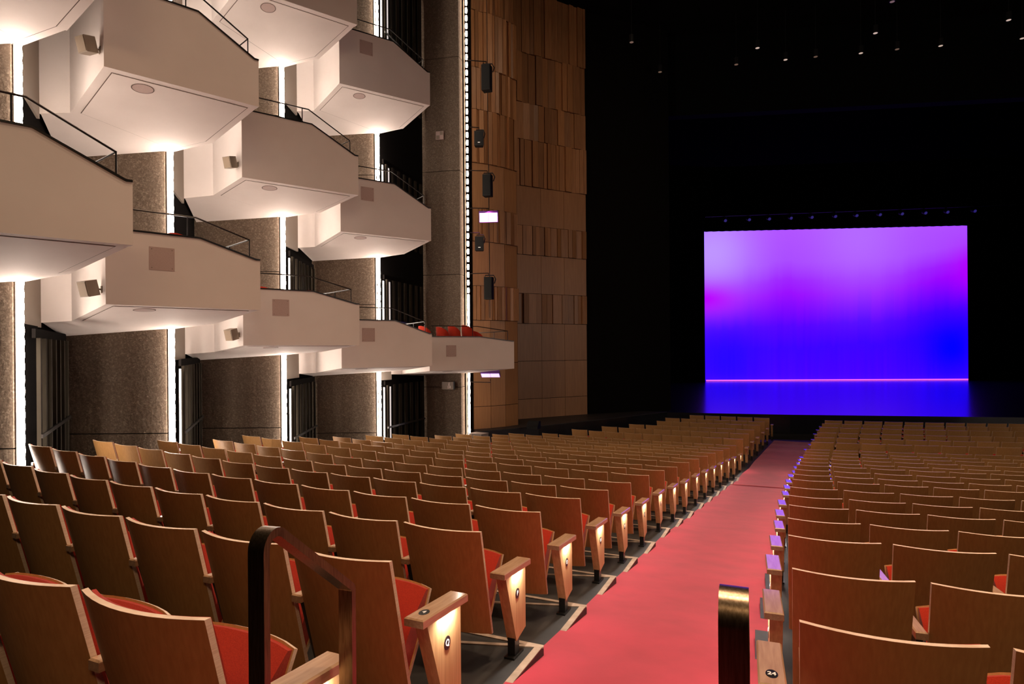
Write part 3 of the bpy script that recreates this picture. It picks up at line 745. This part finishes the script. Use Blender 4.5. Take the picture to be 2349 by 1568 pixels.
fz = lambda b_, t: TIER[b_][t][0] + 0.22
tub_chair(-4.72, 8.95, fz(1, 0) + 0.03, -0.5, 'red chair back behind the parapet of the second bay, right of the strip')
tub_chair(-5.45, 8.75, fz(1, 0) + 0.10, -0.5, 'dark red chair back at the near end of the second bay lower box')
tub_chair(-3.95, 12.5, fz(2, 0) + 0.06, -0.5, 'red chair back right of the strip in the third bay lower box')
tub_chair(-4.75, 12.1, fz(2, 0) + 0.10, -0.5, 'dark red chair back at the near end of the third bay lower box')
tub_chair(-3.05, 15.0, fz(3, 0) + 0.04, -0.5, 'low red chair back beside the strip in the fourth bay lower box')
for i, (px_, D_, dz) in enumerate(((978, 17.0, 0.18), (1018, 17.3, 0.16), (1045, 17.5, 0.20), (1076, 17.75, 0.22), (1097, 18.0, 0.06))):
    tub_chair((px_ - 1174.5) / F_PX * D_, D_, fz(4, 0) + dz, -0.9, 'bright red tub chair in the lowest box by the stage, %s from the left' % ORD[i + 1])

# ------------------------------------------------------------------ wooden side walls by the stage
ZB = [-2.68, -1.92, -0.47, 0.97, 2.12, 3.60, 4.72, 6.22, 8.0, 9.4, 11.3, 13.7]
KA = ['s', 's', 's', 'r', 's', 'r', 's', 'r', 'r', 'r', 'r']
KB = ['s', 's', 's', 'r', 's', 'r', 's', 'r', 'r', 'r', 'r']
def wood(A, B, npan, kinds, name, curve, seed):
    rnd = random.Random(seed); A = Vector(A); B = Vector(B); d = B - A; L_ = d.length; nr = Vector((d.y, -d.x)).normalized()
    root = empty(name, (0, 0, 0)); tag(root, kind='structure')
    def pt(t): return A + d * t + nr * (curve * 4 * t * (1 - t))
    mb = MB(); mb.wall(A, B, [(0, Zr(-3.42)), (1, Zr(-3.42)), (1, Zr(TOPZ)), (0, Zr(TOPZ))], 0.3); mb.build('wall_backing', M['dark'], root)
    for (z0, z1), kd in zip(zip(ZB, ZB[1:]), kinds):
        ts = [0.0]
        nb_ = npan if kd == 's' else int(npan * 4.4)
        while ts[-1] < 1: ts.append(ts[-1] + (rnd.uniform(0.6, 1.4) if kd == 'r' else 1.0) / nb_)
        ts[-1] = 1.0
        if len(ts) > 2 and ts[-1] - ts[-2] < 0.4 / nb_: ts.pop(-2)
        for t0, t1 in zip(ts, ts[1:]):
            off = rnd.choice([0.0, 0.02, 0.04, 0.06]) if kd == 'r' else 0.01
            a = pt(t0); c = pt(t1); e = (c - a).normalized() * 0.006; nn_ = Vector(((c - a).y, -(c - a).x)).normalized()
            ja = rnd.uniform(-.04, .04) if kd == 'r' else 0
            o0 = nn_ * (off + .02 + max(0, ja)); o1 = nn_ * (off + .02 + max(0, -ja))
            mb = MB()
            mb.prism_z([tuple(a + e), tuple(a + e + o0), tuple(c - e + o1), tuple(c - e)], Zr(z0) + .008, Zr(z1) - .008)
            mb.build('board', M['board'] if kd == 'r' else M['board_smooth'], root)
wood((-1.30, 20.62), (0.18, 21.75), 3, KA, 'wall_stage_side', 0.12, 3)
wood((0.20, 23.50), (3.02, 25.10), 3, KB, 'wall_stage_side', 0.0, 11)
mb = MB(); mb.wall((0.18, 21.78), (0.20, 23.5), [(0, Zr(-3.42)), (1, Zr(-3.42)), (1, Zr(TOPZ)), (0, Zr(TOPZ))], 0.2); tag(mb.build('trim_1', M['dark']), kind='structure')
mb = MB(); mb.wall((-1.40, 19.25), (-1.30, 20.62), [(0, Zr(-3.42)), (1, Zr(-3.42)), (1, Zr(TOPZ)), (0, Zr(TOPZ))], 0.2); tag(mb.build('trim_2', M['dark']), kind='structure')

# stage, apron, proscenium, ceiling
ZS = Zr(-2.68)
edge = [(-1.3, 19.9), (0.9, 21.3), (3.4, 23.2), (6.43, 25.7), (10.96, 24.45), (18.9, 22.9), (30, 21.5)]
mb = MB(); mb.prism_z(edge + [(44, 60), (-2, 60), (-2, 26), (-1.5, 21.3)], 0.0, ZS); tag(mb.build('floor', M['stage']), kind='structure')
mb = MB(); mb.prism_z([(-1.2, 20.0), (0.9, 21.35), (3.4, 23.25), (6.43, 25.72), (5.5, 26.1), (3.05, 25.08), (0.22, 23.48), (0.2, 21.9), (-1.28, 20.6)], ZS + .001, ZS + 0.02); tag(mb.build('trim_4', M['apron']), kind='structure')
mb = MB(); mb.wall((3.02, 25.2), (6.85, 26.8), [(0, 0), (1, 0), (1, Zr(TOPZ)), (0, Zr(TOPZ))], 0.5); tag(mb.build('wall_proscenium', M['dark']), kind='structure')
mb = MB(); mb.wall((6.85, 27.3), (34.0, 23.9), [(0, Zr(10.2)), (1, Zr(10.2)), (1, Zr(TOPZ + 1)), (0, Zr(TOPZ + 1))], 0.5); tag(mb.build('wall_proscenium', M['drape']), kind='structure')
mb = MB(); mb.box(-14, 36, -5, 27.2, Zr(TOPZ), Zr(TOPZ) + 0.3); tag(mb.build('ceiling', M['dark']), kind='structure')
mb = MB(); mb.box(-14, 36, -5.2, -5, 0, Zr(TOPZ)); tag(mb.build('wall_back', M['dark']), kind='structure')
mb = MB(); mb.box(30, 30.3, -5, 24, 0, Zr(TOPZ)); tag(mb.build('wall_right', M['dark']), kind='structure')
mb = MB(); mb.box(-10, -9.8, -5, 10.6, 0, Zr(TOPZ)); tag(mb.build('wall_left', M['dark']), kind='structure')
mb = MB(); mb.box(-8, 54, 60, 60.3, 0, Zr(26)); tag(mb.build('wall_stage_rear', M['drape']), kind='structure')
mb = MB(); mb.box(-8, 54, 24, 60.3, Zr(26), Zr(26.3)); tag(mb.build('ceiling', M['drape']), kind='structure')
mb = MB(); mb.box(-8.3, -8, 24, 60.3, 0, Zr(26)); mb.box(54, 54.3, 24, 60.3, 0, Zr(26)); tag(mb.build('wall_stage_sides', M['drape']), kind='structure')
mb = MB(); mb.box(-8, 54, 23.6, 23.9, Zr(TOPZ), Zr(26)); tag(mb.build('wall_proscenium', M['drape']), kind='structure')
# stage drapes: legs and border
def drape(a, b, z0, z1, label, name='side_curtain', seed=1):
    a = Vector(a); b = Vector(b); d = b - a; nn_ = Vector((-d.y, d.x)).normalized(); n_ = max(8, int(d.length / 0.18)); mb = MB(); vs = []
    for L_ in (0, 1):
        for i in range(n_ + 1):
            p = a + d * (i / n_) + nn_ * (0.06 * math.sin(i * 1.9 + seed) + 0.03 * L_); vs += [(p.x, p.y, z0), (p.x, p.y, z1)]
    N = 2 * (n_ + 1); fs = []
    for L_ in (0, 1): fs += [(L_ * N + 2 * i, L_ * N + 2 * i + 2, L_ * N + 2 * i + 3, L_ * N + 2 * i + 1) for i in range(n_)]
    fs += [(2 * i, 2 * i + 2, N + 2 * i + 2, N + 2 * i) for i in range(n_)] + [(0, 1, N + 1, N), (N - 2, N - 1, 2 * N - 1, 2 * N - 2)] + [(2 * i + 1, 2 * i + 3, N + 2 * i + 3, N + 2 * i + 1) for i in range(n_)]
    mb.add(vs, fs); o = mb.build(name, M['drape'], smooth=True); tag(o, label, 'curtain', 'black stage drapes'); return o
drape((9.0, 47.0), (14.95, 47.9), ZS, Zr(14), 'black side curtain just left of the backdrop cloth')
drape((34.9, 47.3), (42.0, 46.5), ZS, Zr(14), 'black side curtain just right of the backdrop cloth', seed=2)
drape((5.0, 36.0), (8.9, 36.4), ZS, Zr(14), 'black side curtain at the far left of the stage opening', seed=4)
drape((10.0, 48.6), (40.0, 46.0), Zr(9.0), Zr(14), 'black border curtain hanging above the backdrop cloth', 'border_curtain', 3)
# the backdrop cloth, its coloured lamp light painted as glow
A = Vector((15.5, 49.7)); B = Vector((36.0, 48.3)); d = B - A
root = empty('backdrop', (A.x, A.y, ZS), math.atan2(d.y, d.x)); tag(root, 'large backdrop cloth with painted glow from violet to deep blue behind the stage', 'screen')
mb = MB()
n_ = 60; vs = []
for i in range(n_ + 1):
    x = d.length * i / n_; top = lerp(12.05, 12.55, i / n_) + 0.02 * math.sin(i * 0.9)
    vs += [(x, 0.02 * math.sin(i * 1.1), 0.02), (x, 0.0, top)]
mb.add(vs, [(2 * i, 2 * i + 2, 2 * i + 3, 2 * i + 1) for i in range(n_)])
mb.build('cyc_cloth', M['backdrop'], root)
mb = MB(); mb.box(0.0, d.length, -0.35, -0.25, 0.02, 0.09); mb.build('footlight_strip', M['foot'], root)
# batten and stage lights over the screen
bat = MB(); bat.tube([(14.5, 46.2, Zr(9.75)), (36.5, 44.8, Zr(10.15))], 0.04, 8)
tag(bat.build('lighting_batten', M['black']), 'long black pipe holding the row of stage lights', 'pipe')
PXS = [1665, 1720, 1766, 1816, 1864, 1918, 1967, 2021, 2072, 2126, 2177, 2240]
for i, p in enumerate(PXS):
    D_ = 46.1 - (p - 1665) / 575 * 1.3; x = (p - 1174.5) / F_PX * D_; t = (x - 14.5) / 22.0; D_ = 46.2 - 1.4 * t
    z = Zr(9.75 + 0.4 * t)
    root = empty('stage_light', (x, D_, z)); tag(root, 'dim blue-lit stage light hanging above the screen, %s from the left' % ORD[i + 1], 'stage light', 'stage lights over the screen')
    mb = MB(); mb.tube([(0, 0, 0), (0, 0, -0.12)], 0.03, 6); mb.tube([(-.17, 0, -.32), (-.17, 0, -.12), (.17, 0, -.12), (.17, 0, -.32)], 0.018, 6); mb.build('yoke', M['black'], root)
    mb = MB(); mb.tube([(0, 0.14, -.24), (0, 0.0, -.30), (0, -.16, -.38)], 0.13, 12); mb.build('lamp_body', M['black'], root, smooth=True)
    mb = MB(); mb.disc((0, -.165, -.385), (1, 0, 0), (0, 0.42, -0.9), 0.11, 0.11, (0, .01, .004), 14); mb.build('lens', M['blue_lens'], root)

# ceiling downlights
DL = [(1449, 97, 0), (1514, 165, 0), (1689, 148, 0), (1738, 110, 1), (1802, 137, 1), (1871, 130, 0), (1975, 122, 1), (2008, 76, 1), (2058, 113, 0), (2158, 105, 1), (2314, 46, 1), (2345, 88, 1), (2047, 4, 0)]
DPOS = []
for i, (px_, py_, br) in enumerate(DL):
    v0 = 800 - py_ - 0.0078 * (px_ - 1174.5); D_ = F_PX * 11.6 / v0; x = (px_ - 1174.5 + v0 * 0.0078) / F_PX * D_
    DPOS.append((round(x, 2), round(D_, 2), br))
for i, (x, y, br) in enumerate(sorted(DPOS)):
    root = empty('ceiling_downlight', (x, y, Zr(11.6))); tag(root, 'small %s downlight hanging in the black ceiling, %s from the left' % ('glinting' if br else 'dim', ORD[i + 1]), 'downlight', 'downlights over the stage front')
    mb = MB(); mb.tube([(0, 0, 0.0), (0, 0, 0.28)], 0.09, 14); mb.build('housing', M['black'], root, smooth=True)
    mb = MB(); mb.disc((0, 0, -0.004), (1, 0, 0), (0, 1, 0), 0.075, 0.075, (0, 0, 0.01), 14); mb.build('lens', M['pale_lens'] if br else M['dim_lens'], root)
    mb = MB(); mb.tube([(0, 0, 0.28), (0, 0, TOPZ - 11.6)], 0.012, 5); mb.build('stem', M['black'], root)

# ------------------------------------------------------------------ speakers and wash lights beside the last strip
def hang(px_, py_, D_): 
    v0 = 800 - py_ - 0.0078 * (px_ - 1174.5); return ((px_ - 1174.5 + v0 * 0.0078) / F_PX * D_, D_, Zr(v0 / F_PX * D_))
mb = MB(); xc, yc, _ = hang(1121, 400, 19.75); mb.tube([(xc, yc + .12, Zr(1.0)), (xc - .03, yc + .12, Zr(12.9))], 0.010, 6)
tag(mb.build('hanging_cable', M['black']), 'thin vertical black cable behind the row of hanging speakers', 'cable')
SPK = [(1116, 180, .40, .80, 'large black speaker hanging highest in front of the wood wall', 0.5), (1099, 319, .30, .46, 'small black speaker with badge, upper of the two small ones', -0.1),
       (1118, 426, .38, .68, 'large black speaker in the middle, one side lit blue', 0.5), (1100, 559, .28, .44, 'small black speaker with badge below the violet light panel', -0.1), (1121, 661, .36, .70, 'large black speaker hanging lowest, one side lit blue', 0.5)]
for (px_, py_, wd, ht, lab, yaw) in SPK:
    x, y, z = hang(px_, py_, 19.55)
    root = empty('hanging_speaker', (x, y, z)); tag(root, lab, 'speaker', 'black speakers hanging by the wood wall'); big = ht > .6
    mb = MB(); h2 = wd * .42
    mb.prism_z([(-wd / 2 * .8, -h2 * .6), (wd / 2 * .55, -h2), (wd / 2 * .9, h2 * .5), (-wd / 2 * .4, h2)] if big else [(-wd / 2, -.1), (wd / 2, -.12), (wd / 2 * .8, .12), (-wd / 2 * .8, .12)], -ht / 2, ht / 2)
    cb = mb.build('cabinet', M['speaker'], root)
    mb = MB()
    if big: mb.add([(-wd / 2 * .78, -h2 * .6 - .008, -ht / 2 + .03), (wd / 2 * .5, -h2 - .008, -ht / 2 + .03), (wd / 2 * .5, -h2 - .008, ht / 2 - .03), (-wd / 2 * .78, -h2 * .6 - .008, ht / 2 - .03)], [(0, 1, 2, 3)])
    else: mb.add([(-wd / 2 + .015, -.106, -ht / 2 + .03), (wd / 2 - .015, -.124, -ht / 2 + .03), (wd / 2 - .015, -.124, ht / 2 - .03), (-wd / 2 + .015, -.106, ht / 2 - .03)], [(0, 1, 2, 3)])
    mb.build('grille', simple('speaker_grille', (0.008, 0.008, 0.0075), 0.8, spec=0.15), root)
    if not big:
        mb = MB(); mb.box(-.035, .035, -.130, -.124, -ht / 2 + .08, -ht / 2 + .10); mb.build('badge', M['white_paint'], root)
    mb = MB(); mb.tube([(-wd * .3, 0, ht / 2), (-wd * .3, 0, ht / 2 + .06), (wd * .45, 0, ht / 2 + .06), (wd * .62, 0, ht / 2 - .06), (wd * .5, 0, ht / 2 - .2)], 0.018, 6); mb.tube([(0, 0, ht / 2 + .06), (0, 0, ht / 2 + .13)], 0.012, 6); mb.build('yoke', M['black'], root)
    mb = MB(); mb.tube([(0, 0, ht / 2 + .13), (-1.42 - x, -.22, ht / 2 + .09)], 0.016, 6); mb.build('bracket_arm', M['rail'], root)
for (px_, py_, tilt, lab) in ((1121, 497, 0.1, 'violet-glowing wash light with two square cells on the wood wall'), (1125, 857, 1.15, 'violet-glowing wash light below the lowest balcony box')):
    x, y, z = hang(px_, py_, 19.5)
    root = empty('wash_light', (x, y, z)); tag(root, lab, 'stage light', 'violet wash lights by the wood wall')
    hd = empty('head', (0, 0, 0)); hd.parent = root; hd.rotation_euler = (tilt, 0, -0.1)
    mb = MB(); mb.box(-.30, .30, -.04, .06, -.18, .18); o = mb.build('housing', simple('violet_housing', (0.10, 0.02, 0.2), .4), root); o.rotation_euler = (tilt, 0, -0.08)
    for sg in (-1, 1):
        mb = MB(); mb.box(sg * .145 - .138, sg * .145 + .138, -.05, -.038, -.165, .115); c2 = mb.build('light_cell', M['washer'], root); c2.rotation_euler = (tilt, 0, -0.08)
    bpy.data.objects.remove(hd)
    sg = 1 if py_ < 600 else -1
    mb = MB(); mb.tube([(0, .02, .17 * sg), (0, .02, .27 * sg), (-1.42 - x, -.17, .24 * sg)], 0.015, 6); mb.build('bracket_arm', M['rail'], root)
area('wash_spill', (-0.75, 19.35, Zr(4.15)), (0.0, 21.5, Zr(2.8)), 0.4, 5.0, (1.0, 0.25, 0.55))

# signs on the column
x, y, z = hang(1009, 311, 18.93)
root = empty('wall_plate', (x, y, z), -0.2); tag(root, 'small square pinkish plate high on the concrete column', 'plate')
mb = MB(); mb.box(-.12, .12, -.03, .03, -.125, .125); mb.build('plate', M['grille'], root)
for (x0, x1, z0, z1, m_) in ((-.105, .0, -.11, .0, 'beige'), (.01, .105, .01, .11, 'beige')):
    mb = MB(); mb.box(x0, x1, -.034, -.03, z0, z1); mb.build('face_square', M[m_], root)
x, y, z = hang(1027, 884, 18.80)
root = empty('exit_sign', (x, y, z), -0.2); tag(root, 'small pale exit sign low on the concrete column by the last strip', 'sign')
mb = MB(); mb.box(-.18, .18, -.03, .05, -.115, .115); mb.build('sign_box', M['beige'], root)
mb = MB(); mb.box(.18, .215, -.02, .06, -.12, .12); mb.build('sign_side', M['black'], root)
wm = simple('pale_sign_mark', (0.75, 0.62, 0.55), .5)
mb = MB(); mb.disc((.055, -.032, .08), (1, 0, 0), (0, 0, 1), .018, .018, (0, .002, 0), 12); mb.box(.03, .07, -.033, -.030, .0, .06); mb.box(.01, .035, -.033, -.030, -.09, .0); mb.box(.06, .10, -.033, -.030, -.08, -.0); mb.build('running_figure', wm, root)

# small objects on the stage side
x, y, z = hang(1098, 999, 19.1)
root = empty('equipment_box', (x, y, 0.0), -0.6); tag(root, 'low grey box between the strip and the seats', 'box'); 
mb = MB(); mb.box(-.24, .24, -.18, .18, 0.0, z + .07); mb.build('body', M['cabinet'], root); mb = MB(); mb.box(-.25, .25, -.19, .19, z + .07, z + .085); mb.build('lid', M['cabinet'], root)
x, y, z = hang(1224, 985, 20.8)
root = empty('stage_monitor', (x, y, ZS), -0.4); tag(root, 'small dark stage monitor at the edge of the side apron', 'speaker')
mb = MB(); mb.prism_x([(-.16, 0), (.16, 0), (.16, .24), (.02, .26), (-.16, .08)], -.2, .2); mb.build('cabinet', M['speaker'], root)
mb = MB(); mb.add([(-.18, -.165, .085), (.18, -.165, .085), (.18, .0, .25), (-.18, .0, .25)], [(0, 1, 2, 3)]); mb.build('grille', M['speaker'], root)

# ------------------------------------------------------------------ foreground handrails
def handrail(A, B, zA, zB, zf, label):
    A = Vector(A); B = Vector(B); d = (B - A).normalized(); side = Vector((d.y, -d.x, 0.0)); d3 = Vector((d.x, d.y, 0))
    L_ = (B - A).length
    root = empty('handrail', (A.x, A.y, Zr(zf))); tag(root, label, 'handrail', 'bronze handrails at the head of the aisle')
    slope = math.atan2(zA - zB, L_)
    path = []                                   # (s, z)
    def arc(cx, cz, r, a0, a1, n_=8):
        return [(cx + r * math.cos(a0 + (a1 - a0) * i / n_), cz + r * math.sin(a0 + (a1 - a0) * i / n_)) for i in range(n_ + 1)]
    r = 0.05
    up = arc(r, zA - r, r, math.pi, math.pi / 2 - slope)
    r2 = 0.03
    dn = arc(L_ - r2, zB - r2 - 0.0, r2, math.pi / 2 - slope, 0)
    path = [(0, zf)] + up + dn + [(L_, zf - 0.16)]
    def make(pts, name):
        mb = MB(); vs = []; th = 0.022; hw = 0.023
        for i, (s, z) in enumerate(pts):
            p0 = pts[max(0, i - 1)]; p1 = pts[min(len(pts) - 1, i + 1)]; t = Vector((p1[0] - p0[0], p1[1] - p0[1])).normalized(); nn_ = Vector((t.y, -t.x)) * th
            for (a, b2) in ((-hw, 0), (hw, 0), (hw, 1), (-hw, 1)):
                q = Vector((A.x, A.y, Z0)) + d3 * (s + nn_.x * b2) + Vector((0, 0, z + nn_.y * b2)) + side * a; vs.append(q - Vector(root.location))
        fs = [(0, 1, 2, 3), tuple(len(vs) - 4 + k for k in (3, 2, 1, 0))]
        for i in range(len(pts) - 1):
            for k in range(4): fs.append((i * 4 + k, i * 4 + (k + 1) % 4, i * 4 + 4 + (k + 1) % 4, i * 4 + 4 + k))
        mb.add(vs, fs); return mb.build(name, M['brass'], root, smooth=True)
    nu = len(up)
    make(path[:nu], 'rear_post'); make(path[nu - 1:nu + 1], 'top_rail'); make(path[nu:], 'front_post')
handrail((-0.625, 1.50), (-0.506, 1.90), -0.44, -0.70, -1.50, 'bronze handrail in the left foreground, in front of the left block')
handrail((0.347, 0.98), (0.508, 1.40), -0.398, -0.66, -1.45, 'bronze handrail end standing on the red carpet at bottom right')
